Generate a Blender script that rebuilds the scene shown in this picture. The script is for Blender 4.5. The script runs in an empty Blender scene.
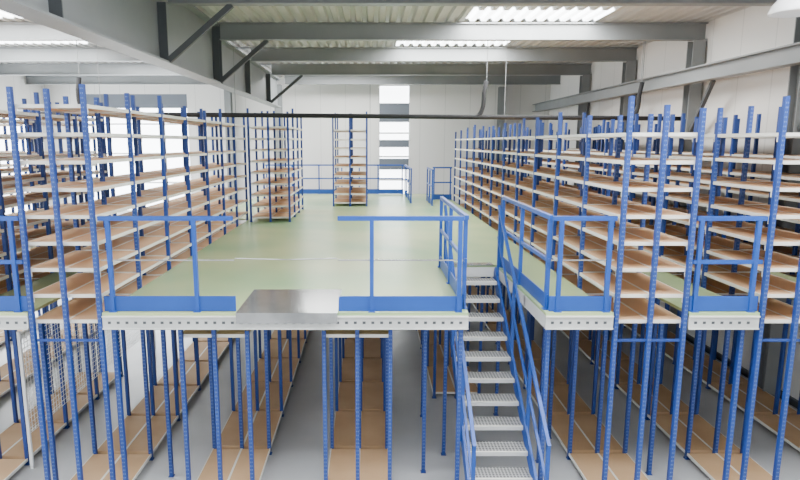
import bpy, math, random
from mathutils import Vector, Matrix
random.seed(4)
CZ=4.4; DZ=2.49; YF=6.42
scene=bpy.context.scene

# ---------------- materials ----------------
def mat(name,col,rough=0.6,metal=0.0,noise=None,col2=None,scale=3.0,bump=0.0,emit=0.0,detail=4):
    m=bpy.data.materials.new(name); m.use_nodes=True
    nt=m.node_tree; b=nt.nodes['Principled BSDF']
    b.inputs['Base Color'].default_value=(*col,1)
    b.inputs['Roughness'].default_value=rough
    b.inputs['Metallic'].default_value=metal
    if emit:
        b.inputs['Emission Color'].default_value=(*col,1)
        b.inputs['Emission Strength'].default_value=emit
    if col2:
        tc=nt.nodes.new('ShaderNodeTexCoord'); n=nt.nodes.new('ShaderNodeTexNoise')
        n.inputs['Scale'].default_value=scale; n.inputs['Detail'].default_value=detail
        r=nt.nodes.new('ShaderNodeValToRGB')
        r.color_ramp.elements[0].position=0.35; r.color_ramp.elements[1].position=0.65
        r.color_ramp.elements[0].color=(*col,1); r.color_ramp.elements[1].color=(*col2,1)
        nt.links.new(tc.outputs['Object'],n.inputs['Vector'])
        nt.links.new(n.outputs['Fac'],r.inputs['Fac'])
        nt.links.new(r.outputs['Color'],b.inputs['Base Color'])
    return m
M_BLUE=mat('blue_painted_steel',(0.006,0.036,0.20),0.5,col2=(0.008,0.045,0.235),scale=2)
M_RAIL=mat('blue_railing_paint',(0.004,0.055,0.29),0.45,col2=(0.005,0.063,0.33),scale=2)
M_HOLE=mat('post_slot_light',(0.10,0.16,0.33),0.6)  # pale colour stands in for light showing through the post slots
M_CREAM=mat('cream_painted_steel',(0.66,0.65,0.59),0.45,col2=(0.72,0.71,0.65),scale=2)
M_EDGE=mat('galvanised_edge_beam',(0.48,0.49,0.48),0.45,0.1,col2=(0.56,0.57,0.56),scale=2)
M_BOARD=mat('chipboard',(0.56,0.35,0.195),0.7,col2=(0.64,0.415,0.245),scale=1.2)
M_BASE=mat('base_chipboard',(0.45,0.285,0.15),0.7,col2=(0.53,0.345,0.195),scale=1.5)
M_DECK=mat('green_deck_board',(0.27,0.42,0.22),0.27,col2=(0.44,0.51,0.27),scale=0.4,detail=2)
M_FLOOR=mat('polished_concrete',(0.42,0.43,0.45),0.30,col2=(0.50,0.51,0.53),scale=0.8)
M_ROOF=mat('galvanised_roof_sheet',(0.44,0.44,0.43),0.5,0.0,col2=(0.52,0.52,0.51),scale=1)
M_BEAM=mat('grey_steel_beam',(0.19,0.205,0.21),0.5,col2=(0.225,0.24,0.245),scale=1)
M_DARK=mat('dark_steel',(0.06,0.068,0.075),0.5)
M_PIPE=mat('black_pipe',(0.015,0.016,0.018),0.85)
M_PLATE=mat('galvanised_plate',(0.30,0.31,0.31),0.16,0.8,col2=(0.44,0.45,0.45),scale=3)
M_WHITE=mat('white_paint',(0.75,0.76,0.76),0.4)
M_SKY=mat('daylight_glazing',(0.93,0.97,1.0),0.4,emit=8.0)
M_BLIND=mat('grey_blind',(0.13,0.15,0.18),0.6)
M_LAMP=mat('lamp_white',(0.8,0.82,0.84),0.35)
def wallmat():
    m=bpy.data.materials.new('insulated_wall_panel'); m.use_nodes=True
    nt=m.node_tree;b=nt.nodes['Principled BSDF'];b.inputs['Roughness'].default_value=0.5
    tc=nt.nodes.new('ShaderNodeTexCoord');s=nt.nodes.new('ShaderNodeSeparateXYZ')
    nt.links.new(tc.outputs['Object'],s.inputs[0])
    a=nt.nodes.new('ShaderNodeMath');a.operation='ADD'
    nt.links.new(s.outputs['X'],a.inputs[0]);nt.links.new(s.outputs['Y'],a.inputs[1])
    f=nt.nodes.new('ShaderNodeMath');f.operation='FRACT';nt.links.new(a.outputs[0],f.inputs[0])
    l=nt.nodes.new('ShaderNodeMath');l.operation='LESS_THAN';l.inputs[1].default_value=0.03
    nt.links.new(f.outputs[0],l.inputs[0])
    mx=nt.nodes.new('ShaderNodeMixRGB');mx.inputs[1].default_value=(0.70,0.695,0.67,1);mx.inputs[2].default_value=(0.58,0.58,0.56,1)
    nt.links.new(l.outputs[0],mx.inputs[0]);nt.links.new(mx.outputs[0],b.inputs['Base Color'])
    return m
M_WALL=wallmat()
def gratemat():
    m=bpy.data.materials.new('perforated_tread'); m.use_nodes=True
    nt=m.node_tree;b=nt.nodes['Principled BSDF'];b.inputs['Roughness'].default_value=0.45;b.inputs['Metallic'].default_value=0.2
    tc=nt.nodes.new('ShaderNodeTexCoord');v=nt.nodes.new('ShaderNodeTexVoronoi');v.inputs['Randomness'].default_value=0.0
    v.inputs['Scale'].default_value=24
    mp=nt.nodes.new('ShaderNodeMapping');mp.inputs['Scale'].default_value=(1,1,0)
    nt.links.new(tc.outputs['Object'],mp.inputs['Vector']);nt.links.new(mp.outputs['Vector'],v.inputs['Vector'])
    r=nt.nodes.new('ShaderNodeValToRGB');r.color_ramp.elements[0].position=0.34;r.color_ramp.elements[1].position=0.42
    r.color_ramp.elements[0].color=(0.10,0.10,0.11,1);r.color_ramp.elements[1].color=(0.50,0.50,0.49,1)
    nt.links.new(v.outputs['Distance'],r.inputs['Fac']);nt.links.new(r.outputs['Color'],b.inputs['Base Color'])
    return m
M_TREAD=gratemat()

# ---------------- mesh builder ----------------
class MB:
    def __init__(s): s.v=[];s.f=[];s.m=[];s.mats=[];s.sm=[]
    def mi(s,m):
        if m not in s.mats: s.mats.append(m)
        return s.mats.index(m)
    def box(s,x0,x1,y0,y1,z0,z1,m):
        n=len(s.v);i=s.mi(m)
        s.v+=[(x0,y0,z0),(x1,y0,z0),(x1,y1,z0),(x0,y1,z0),(x0,y0,z1),(x1,y0,z1),(x1,y1,z1),(x0,y1,z1)]
        for f in ((0,3,2,1),(4,5,6,7),(0,1,5,4),(1,2,6,5),(2,3,7,6),(3,0,4,7)):
            s.f.append(tuple(n+k for k in f));s.m.append(i);s.sm.append(False)
    def bar(s,p,q,w,h,m,up=(0,0,1)):
        p=Vector(p);q=Vector(q);d=(q-p).normalized();u=Vector(up)
        r=d.cross(u)
        if r.length<1e-4: r=d.cross(Vector((0,1,0)))
        r.normalize();u=r.cross(d).normalized()
        n=len(s.v);i=s.mi(m)
        for c in (p,q):
            for a,b in ((-1,-1),(1,-1),(1,1),(-1,1)):
                s.v.append(tuple(c+r*(a*w/2)+u*(b*h/2)))
        for f in ((0,1,2,3),(7,6,5,4),(0,4,5,1),(1,5,6,2),(2,6,7,3),(3,7,4,0)):
            s.f.append(tuple(n+k for k in f));s.m.append(i);s.sm.append(False)
    def tube(s,pts,r,m,seg=10):
        pts=[Vector(p) for p in pts];i=s.mi(m);base=len(s.v);N=len(pts)
        for k,p in enumerate(pts):
            d=(pts[min(k+1,N-1)]-pts[max(k-1,0)]).normalized()
            a=Vector((0,1,0)) if abs(d.y)<0.9 else Vector((0,0,1))
            u=d.cross(a).normalized();w=u.cross(d)
            for j in range(seg):
                t=2*math.pi*j/seg
                s.v.append(tuple(p+u*math.cos(t)*r+w*math.sin(t)*r))
        for k in range(N-1):
            for j in range(seg):
                a=base+k*seg+j;b=base+k*seg+(j+1)%seg
                s.f.append((a,b,b+seg,a+seg));s.m.append(i);s.sm.append(True)
        for b0 in (base,base+(N-1)*seg):
            s.f.append(tuple(b0+j for j in range(seg)));s.m.append(i);s.sm.append(False)
    def ibeam(s,p,q,w,h,m,t=0.02,tw=0.012):
        up=Vector((0,0,1));p=Vector(p);q=Vector(q)
        s.bar(p+up*t/2,q+up*t/2,w,t,m); s.bar(p+up*(h-t/2),q+up*(h-t/2),w,t,m)
        s.bar(p+up*h/2,q+up*h/2,tw,h-2*t,m)
    def post(s,x,y,z0,z1,m,slots=False,w=0.047,d=0.05):
        s.box(x-w/2,x+w/2,y,y+0.006,z0,z1,m)
        s.box(x-w/2,x-w/2+0.006,y+0.006,y+d,z0,z1,m)
        s.box(x+w/2-0.006,x+w/2,y+0.006,y+d,z0,z1,m)
        s.box(x-w/2-.012,x+w/2+.012,y-.012,y+d+.012,z0-0.0,z0+0.008,m)
        if slots:
            z=z0+0.06
            while z<z1-0.04:
                s.box(x-0.013,x-0.005,y-0.0015,y,z,z+0.018,M_HOLE)
                s.box(x+0.005,x+0.013,y-0.0015,y,z,z+0.018,M_HOLE)
                z+=0.05
    def obj(s,name,parent=None):
        me=bpy.data.meshes.new(name);me.from_pydata(s.v,[],s.f)
        for m in s.mats: me.materials.append(m)
        me.polygons.foreach_set('material_index',s.m);me.polygons.foreach_set('use_smooth',s.sm)
        me.update();o=bpy.data.objects.new(name,me);scene.collection.objects.link(o)
        if parent:o.parent=parent
        return o

# ---------------- room shell ----------------
XL,XR,YB,ZR=-13.0,7.2,24.0,CZ+2.53
b=MB();b.box(XL-.2,XR+.2,-4,YB+.2,-0.15,0,M_FLOOR);b.obj('floor')
def wall_y(name,y,x0,x1,z0,z1,ops):
    b=MB();xs=sorted(set([x0,x1]+[o[0] for o in ops]+[o[1] for o in ops]))
    for a,c in zip(xs,xs[1:]):
        cut=[(o[2],o[3]) for o in ops if o[0]<=a+1e-6 and o[1]>=c-1e-6]
        z=z0
        for lo,hi in sorted(cut):
            if lo>z:b.box(a,c,y,y+.2,z,lo,M_WALL)
            z=hi
        if z<z1:b.box(a,c,y,y+.2,z,z1,M_WALL)
    return b.obj(name)
ops=[(-11.6,-7.3,1.6,6.3),(0.35,1.6,1.0,6.65)]
wall_y('wall_back',YB,XL-.2,XR+.2,0,ZR+.3,ops)
def window(name,x0,x1,z0,z1,nx,nz,blinds=()):
    b=MB();y=YB
    b.box(x0+.02,x1-.02,y+.10,y+.12,z0+.02,z1-.02,M_SKY)
    for k in range(nx+1):
        x=x0+(x1-x0)*k/nx
        a=max(x0,x-.04);c=min(x1,x+.04);b.box(a,c,y+.02,y+.09,z0,z1,M_WHITE)
    for k in range(nz+1):
        z=z0+(z1-z0)*k/nz
        a=max(z0,z-.035);c=min(z1,z+.035);b.box(x0,x1,y+.03,y+.08,a,c,M_WHITE)
    for lo,hi in blinds: b.box(x0+.03,x1-.03,y+.005,y+.019,lo,hi,M_BLIND)
    b.obj(name)
window('window_1',-11.6,-7.3,1.6,6.3,4,4,((5.75,6.3),))
window('window_2',0.35,1.6,1.0,6.65,1,6,((5.2,5.95),(4.2,4.5),(3.3,3.75)))
b=MB();b.box(XR,XR+.2,-1,YB,0,ZR+.3,M_WALL);b.obj('wall_right')
b=MB();b.box(XL-.2,XL,-1,YB,0,1.5,M_WALL);b.box(XL-.2,XL,-1,YB,5.5,ZR+.3,M_WALL)
for y in range(-1,24,4): b.box(XL-.2,XL,y,y+.5,1.5,5.5,M_WALL)
b.obj('wall_left')
b=MB()
for k,y in enumerate(range(-1,21,4)):
    b.box(XL-.12,XL-.1,y+.5,y+4,1.5,5.5,M_SKY)
    for t in (0.5,1.65,2.8,3.95): b.box(XL-.09,XL-.03,y+t,y+t+.06,1.5,5.5,M_WHITE)
b.obj('window_3')
for nm,a in (('trim_1',(XR-.05,XR,0,YB,0,.12)),('trim_2',(XL,XR-.05,YB-.05,YB,0,.12))):
    b=MB();b.box(*a,M_DARK);b.obj(nm)
# corrugated roof w/ skylights
sky=[(1.95,4.75,11.95,13.0),(0.7,3.6,15.1,16.2),(-10.4,-7.2,14.2,15.9),(-9.5,-6.0,11.0,12.7),(-1,3,3,6),(3.5,6.5,3,6),(-9,-5,2,6),(-8.5,-5.6,17.6,18.8),(-2.6,0.6,20.6,21.8)]  # last two, at the rear, are added to brighten the back
b=MB();mr=b.mi(M_ROOF);ms=b.mi(M_SKY)
ys=sorted(set([-1.0,YB]+[s[2] for s in sky]+[s[3] for s in sky]))
prof=[];x=XL
while x<XR:
    prof+=[(x,0),(x+.10,0),(x+.13,.06),(x+.21,.06)];x+=.24
prof.append((x,0))
for (xa,za) in prof:
    for y in ys: b.v.append((min(xa,XR),y,ZR+za))
ny=len(ys)
for i in range(len(prof)-1):
    for j in range(ny-1):
        a=i*ny+j;b.f.append((a,a+ny,a+ny+1,a+1))
        cx=(prof[i][0]+prof[i+1][0])/2;cy=(ys[j]+ys[j+1])/2
        s=any(q[0]<cx<q[1] and q[2]<cy<q[3] for q in sky)
        b.m.append(ms if s else mr);b.sm.append(False)
b.obj('ceiling')
GX=-3.4
BY=(3.2,6.5,9.8,13.1,16.4,19.7,22.8)
for y in BY:
    b=MB();zb=CZ+2.16
    b.ibeam((XL+.01,y,zb),(GX-.19,y,zb),.18,.35,M_BEAM)
    b.ibeam((GX+.19,y,zb),(XR-.01,y,zb),.18,.35,M_BEAM)
    b.box(GX-.19,GX+.19,y-.09,y+.09,CZ+2.49,CZ+2.51,M_BEAM)
    b.obj('roof_beam')
b=MB();b.ibeam((GX,0,CZ+1.26),(GX,13.1,CZ+1.26),.34,1.22,M_BEAM,t=.03,tw=.02)
b.ibeam((GX,13.14,CZ+1.26),(GX,22.0,CZ+1.26),.30,1.0,M_BEAM,t=.03,tw=.02)
for y in BY[:-1]:
    b.box(GX-.15,GX+.15,y-.01,y+.01,CZ+1.29,CZ+2.2,M_DARK)
b.box(GX-.2,GX+.2,13.1,13.14,CZ+1.26,CZ+2.49,M_DARK)
for y in (9.8,13.1,19.7):
    b.bar((GX+.15,y,CZ+1.30),(GX+1.2,y,CZ+2.16),.07,.09,M_DARK)
    b.bar((GX-.15,y,CZ+1.30),(GX-1.2,y,CZ+2.16),.07,.09,M_DARK)
b.obj('longitudinal_girder')
b=MB();b.ibeam((6.62,0,CZ+1.2),(6.62,YB-.02,CZ+1.2),.24,.30,M_BEAM,t=.025)
b.obj('longitudinal_girder')
def column(x,y,top=CZ+2.15,bx=0):
    b=MB();w=.13
    b.box(x-w,x+w,y-w,y-w+.02,0.02,top,M_BEAM);b.box(x-w,x+w,y+w-.02,y+w,0.02,top,M_BEAM)
    b.box(x-.01,x+.01,y-w+.02,y+w-.02,0.02,top,M_BEAM);b.box(x-.17,x+.17,y-.2,y+.2,0,.02,M_DARK)
    if bx: b.bar((x-.05,y-w-.02,CZ+0.2),(x-.3,y-1.3,CZ+1.2),.07,.08,M_DARK)
    b.obj('steel_column')
for y in (9.8,13.1,16.4,19.7): column(7.02,y,CZ+2.15,1)
column(GX,22.25,CZ+2.1); column(-12.8,18.85);column(5.2,23.7);column(-5.6,23.7)

# ---------------- racks ----------------
def rack(xc,hw,y0,y1,nb,z0,z1,levels,low=None,slots=False,base=True,lvl_low=()):
    b=MB();bay=(y1-y0)/nb;xs=(xc-hw,xc,xc+hw)
    for k in range(nb+1):
        y=y0+bay*k-(.05 if k==nb else 0)
        for x in xs:
            t=z1+random.uniform(-.07,.09)
            b.post(x,y,z0,t,M_BLUE,slots and k<=1)
        if low:
            z=DZ-.35;b.box(xs[0]+.03,xs[2]-.03,y+.02,y+.035,z,z+.03,M_BLUE)
    def shelf(z,ya,yb,mt,fullw=False):
        for xa,xb in ((xs[0],xs[1]),(xs[1],xs[2])):
            a=xa+.002 if xa==xs[1] else xa-.02;c=xb-.002 if xb==xs[1] else xb+.02
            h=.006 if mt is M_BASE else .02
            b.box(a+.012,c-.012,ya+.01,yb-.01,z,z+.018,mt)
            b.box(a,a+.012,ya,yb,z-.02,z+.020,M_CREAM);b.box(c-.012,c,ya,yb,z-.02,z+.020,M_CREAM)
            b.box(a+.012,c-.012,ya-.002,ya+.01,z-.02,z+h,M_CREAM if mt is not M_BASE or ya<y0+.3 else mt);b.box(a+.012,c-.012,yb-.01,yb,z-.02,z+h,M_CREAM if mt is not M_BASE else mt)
    for k in range(nb):
        ya=y0+bay*k+(.053 if k else .056);yb=y0+bay*(k+1)-.003-(.05 if k==nb-1 else 0)
        for z in levels: shelf(z,ya,yb,M_BOARD)
        for z in lvl_low: shelf(z,ya,yb,M_BOARD)
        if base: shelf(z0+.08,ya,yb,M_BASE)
        for z in levels:
            for x in (xs[0],xs[2]):
                b.box(x-.02,x+.02,ya-.0,ya+.02,z-.08,z-.021,M_CREAM)
    return b.obj('shelving_rack')
UP=[DZ-.12+.302*k for k in range(0,9)]
HW=.39
P=1.66
rack(-3.47,HW,YF,14.6,7,0,5.02,UP,low=1,slots=True)
rack(-3.47-P,HW,YF,10.6,4,0,5.02,UP,low=1)
for xc,e in ((-3.47-2*P,13.8),(-3.47-3*P,13.8),(-3.47-4*P,13.8)):
    rack(xc,HW,YF,e,6,0,5.02,UP,low=1)
for xc in (3.2,3.2+P,3.2+2*P):
    rack(xc,HW,YF,19.5,11,0,4.80,UP[:-1],low=1,slots=xc<5)
for xc in (-1.83,-.15):
    rack(xc,HW,YF+.14,19.5,11,0,DZ-.23,[],base=True,low=None,slots=True,lvl_low=(DZ-.34,))
rack(1.51,HW,9.6,19.5,8,0,DZ-.23,[],base=True,slots=False,lvl_low=(DZ-.34,))
UPB=[DZ+.1+.27*k for k in range(9)]
rack(-2.42,.47,14.1,16.9,3,DZ,5.15,UPB,base=False)
rack(-.6,.5,17.6,20.2,2,DZ,5.28,UPB,base=False)

# ---------------- mezzanine ----------------
b=MB()
def slab(x0,x1,y0,y1): 
    b.box(x0,x1,y0,y1,DZ-.035,DZ,M_DECK)
RX=3.47-HW-.035
slab(-RX,1.12,YF,9.04);slab(-RX,2.77,9.04,14.7);slab(-RX-1.0,2.77,14.7,22)
slab(2.0,2.77,YF,9.04)
for a,c in ((3.63,4.43),(5.29,6.09)): slab(a,c,YF,19.5)
for k in range(4):
    xc=-3.47-k*P; slab(xc-P+HW+.035,xc-HW-.035,YF,13.8)
def edge(x0,x1,y=YF):
    b.box(x0,x1,y-.004,y+.05,DZ-.19,DZ-.035,M_EDGE)
    b.box(x0,x1,y-.02,y+.05,DZ-.05,DZ-.036,M_CREAM)
    b.box(x0,x1,y-.02,y+.05,DZ-.195,DZ-.18,M_EDGE)
    x=x0+.06
    while x<x1-.05:
        b.box(x,x+.035,y-.0055,y-.004,DZ-.132,DZ-.102,M_DARK);x+=.1
edge(-RX,1.12);edge(2.0,2.77);edge(3.63,4.43);edge(5.29,6.09)
for k in range(4):
    xc=-3.47-k*P; edge(xc-P+HW+.035,xc-HW-.035)
y=YF+.9
while y<19.4:
    x1=1.1 if y<9.0 else 2.75
    b.box(-RX,x1,y,y+.04,DZ-.2,DZ-.036,M_EDGE)
    if y<9: b.box(2.0,2.77,y,y+.04,DZ-.2,DZ-.036,M_EDGE)
    y+=.9
b.box(1.12,2.0,9.04,9.09,DZ-.19,DZ-.036,M_EDGE)
b.box(1.07,1.12,YF+.05,9.04,DZ-.19,DZ-.036,M_EDGE);b.box(2.0,2.05,YF+.05,9.04,DZ-.19,DZ-.036,M_EDGE)
for (x,yy) in ((-2.95,YF+.05),(-2.65,YF+.75),(.72,YF+.85),(1.05,YF+.06),(1.05,YF+1.3),(.85,8.9),(2.06,YF+.06),(2.35,YF+1.1),(2.7,8.2),(2.06,8.95),(3.75,YF+.8),(4.3,YF+.06),(-4.0,YF+.4)):
    b.post(x,yy,0,DZ-.2,M_BLUE,True)
b.obj('mezzanine_platform')
b=MB()
b.box(-1.52,-.37,YF-.01,YF+1.05,DZ+.0005,DZ+.006,M_PLATE)
b.box(-1.52,-.37,YF-.03,YF-.021,DZ-.12,DZ+.006,M_PLATE)
b.box(-1.52,-.37,YF-.021,YF-.01,DZ+.0005,DZ+.006,M_PLATE)
b.obj('loading_threshold_plate')

# ---------------- railings ----------------
def railing(p,q,posts,toe=True,mid='thin',zb=DZ,h=1.1,end=0.0):
    b=MB();p=Vector((*p,0));q=Vector((*q,0));L=(q-p).length;d=(q-p)/L
    z=lambda v,k:Vector((v.x,v.y,k))
    b.bar(z(p,zb+h-.025),z(q,zb+h-.025),.045,.05,M_RAIL)
    if mid=='thin': b.bar(z(p,zb+.6),z(q,zb+.6),.014,.014,M_PLATE)
    elif mid: b.bar(z(p,zb+.58),z(q,zb+.58),.03,.045,M_RAIL)
    if toe: b.bar(z(p,zb+.095),z(q,zb+.095),.012,.175,M_RAIL)
    for t in posts:
        c=p+d*t; b.bar(z(c,zb+.0),z(c,zb+h-.05),.045,.045,M_RAIL,up=(0,1,0))
        b.bar(z(c,zb),z(c,zb+.012),.08,.08,M_RAIL,up=(0,1,0))
    return b.obj('guard_railing')
yr=YF+.045
railing((-3.03,yr),(-1.53,yr),(.1,1.06))
railing((-.36,yr),(1.05,yr),(.38,1.37))
railing((1.09,yr+.06),(1.09,8.9),(.08,1.3,2.38),mid='blue')
railing((2.04,yr+.06),(2.04,8.9),(.04,1.25,2.38),mid='blue')
railing((2.04,yr),(2.75,yr),(.1,.65))
railing((3.64,yr),(4.42,yr),(.06,.70),mid='blue')
railing((5.3,yr),(6.08,yr),(.08,.7),mid='blue')
for k in range(4):
    xc=-3.47-k*P; railing((xc-P+HW+.05,yr),(xc-HW-.05,yr),(.1,.68),mid='blue')
railing((-3.9,21.9),(-1.02,21.9),(.05,1,2,2.85),mid='blue')
railing((-1.0,21.9),(1.25,21.9),(.6,1.3,2.2),mid='blue')
railing((1.3,18.5),(1.3,21.8),(.05,1.1,2.2,3.2),mid='blue')
railing((2.1,19.7),(2.75,19.7),(.05,.6),mid='blue')
railing((1.9,17.8),(1.9,19.5),(.05,.85,1.65),mid='blue')
b=MB()
b.tube([(-1.52,yr,DZ+.62),(-.95,yr,DZ+.605),(-.37,yr,DZ+.62)],.006,M_PLATE,6);b.obj('safety_chain')

# ---------------- staircase ----------------
b=MB();rise=.2075;run=.258;n=12;ys0=9.03
xl,xr=1.19,1.95
for k in range(1,n):
    z=DZ-rise*k;y1=ys0-run*(k-1);y0=y1-.265
    b.box(xl,xr,y0+.03,y1,z-.012,z,M_TREAD)
    b.box(xl,xr,y0,y0+.03,z-.012,z+.001,M_CREAM)
    b.box(xl,xr,y0-.004,y0,z-.05,z+.002,M_EDGE);b.box(xl,xr,y1,y1+.004,z-.04,z+.0,M_PLATE)
    b.box(xl-.0,xl+.02,y0,y1,z-.045,z-.013,M_PLATE);b.box(xr-.02,xr,y0,y1,z-.045,z-.013,M_PLATE)
b.box(xl,xr,ys0-.02,ys0+.18,DZ+.001,DZ+.006,M_PLATE)
yb=ys0-run*n
for x in (xl-.02,xr+.02):
    b.bar((x,ys0,DZ-.1),(x,yb,.0+.02),.03,.2,M_RAIL)
sl=(DZ)/(run*n)
def zz(y): return DZ-(ys0-y)*sl
for x,y0 in ((xr+.04,ys0-.05),(xl-.03,ys0-.05)):
    b.bar((x,y0,zz(y0)+.98),(x,yb+.1,zz(yb+.1)+.98),.04,.045,M_RAIL)
    b.bar((x,y0,zz(y0)+.5),(x,yb+.1,zz(yb+.1)+.5),.03,.03,M_RAIL)
    for t in (.03,.37,.68,.96):
        yy=y0+(yb-y0)*t
        b.bar((x,yy,zz(yy)-.12),(x,yy,zz(yy)+.98),.04,.04,M_RAIL,up=(0,1,0))
b.box(xl-.06,xl,yb-.05,yb+.15,0,.01,M_RAIL);b.box(xr,xr+.06,yb-.05,yb+.15,0,.01,M_RAIL)
b.obj('steel_staircase')

# ---------------- pipes ----------------
b=MB();yp=13.35
b.tube([(XL,yp,CZ+.66),(-3,yp,CZ+.60),(2,yp,CZ+.56),(XR-.01,yp,CZ+.52)],.05,M_PIPE,10)
def bend(x,z0,lean):
    # J-shaped riser leaving the main and turning up
    pts=[(x,yp,z0)]
    for k in range(1,9):
        a=k/8*math.pi/2; pts.append((x+lean*.3*math.sin(a),yp,z0+.35*(1-math.cos(a))))
    e=pts[-1];pts.append((e[0],yp,z0+.5));pts.append((e[0]+.05,yp,z0+.78))
    b.tube(pts,.05,M_PIPE,8)
    b.bar(pts[-1],(pts[-1][0],yp,ZR-.01),.012,.012,M_BEAM,up=(0,1,0))
bend(2.35,CZ+.56,.6);bend(-6.3,CZ+.64,-.6);bend(5.8,CZ+.53,.6)
for x in range(-12,7,3): b.bar((x,yp,CZ+.6),(x,yp,ZR-.01),.01,.01,M_BEAM,up=(0,1,0))
b.obj('sprinkler_pipe')

# pendant lamp
b=MB();cx,cy,cz=4.85,7.0,CZ+1.45
i=b.mi(M_LAMP);pr=[(.26,0),(.27,.02),(.24,.10),(.16,.19),(.08,.23),(.07,.36),(.0,.37)]
seg=28;n0=len(b.v)
for r,z in pr:
    for j in range(seg):
        t=2*math.pi*j/seg;b.v.append((cx+r*math.cos(t),cy+r*math.sin(t),cz+z))
for k in range(len(pr)-1):
    for j in range(seg):
        a=n0+k*seg+j;c=n0+k*seg+(j+1)%seg;b.f.append((a,c,c+seg,a+seg));b.m.append(i);b.sm.append(True)
b.tube([(cx,cy,cz+.1),(cx,cy,cz+.17)],.1,M_WHITE,12)
b.tube([(cx,cy,cz+.36),(cx,cy,ZR-.01)],.01,M_DARK,6)
b.obj('pendant_lamp')

# wire mesh partition lower left
b=MB();xm=-4.62
y=7.4
while y<12: b.box(xm,xm+.005,y,y+.006,.5,1.9,M_WHITE);y+=.07
z=.5
while z<1.92: b.box(xm+.005,xm+.01,7.4,12,z,z+.006,M_WHITE);z+=.07
for y in (7.37,9.7,12): b.box(xm-.02,xm+.02,y,y+.03,0,1.95,M_WHITE)
b.obj('wire_mesh_partition')

# ---------------- lights ----------------
w=bpy.data.worlds.new('World');scene.world=w;w.use_nodes=True
w.node_tree.nodes['Background'].inputs[0].default_value=(0.96,0.98,1,1)
w.node_tree.nodes['Background'].inputs[1].default_value=1.9
def area(name,loc,sx,sy,e,rot=(0,0,0),col=(1,.985,.96)):
    l=bpy.data.lights.new(name,'AREA');l.shape='RECTANGLE';l.size=sx;l.size_y=sy;l.energy=e;l.color=col
    o=bpy.data.objects.new(name,l);o.location=loc;o.rotation_euler=rot;scene.collection.objects.link(o)
for k,s in enumerate(sky):
    area('skylight_light',((s[0]+s[1])/2,(s[2]+s[3])/2,ZR-.01),s[1]-s[0],s[3]-s[2],350)
area('window_light',(XL+.05,11,3.5),4,22,1300,(0,math.radians(-90),0),(.95,.98,1))

# ---------------- camera ----------------
cam=bpy.data.cameras.new('camera');co=bpy.data.objects.new('camera',cam);scene.collection.objects.link(co)
cam.sensor_width=36;cam.lens=36*585/800;cam.shift_x=30/800;cam.clip_start=.05
co.location=(0,0,CZ);co.rotation_euler=(math.radians(90-9.48),0,0)
scene.camera=co
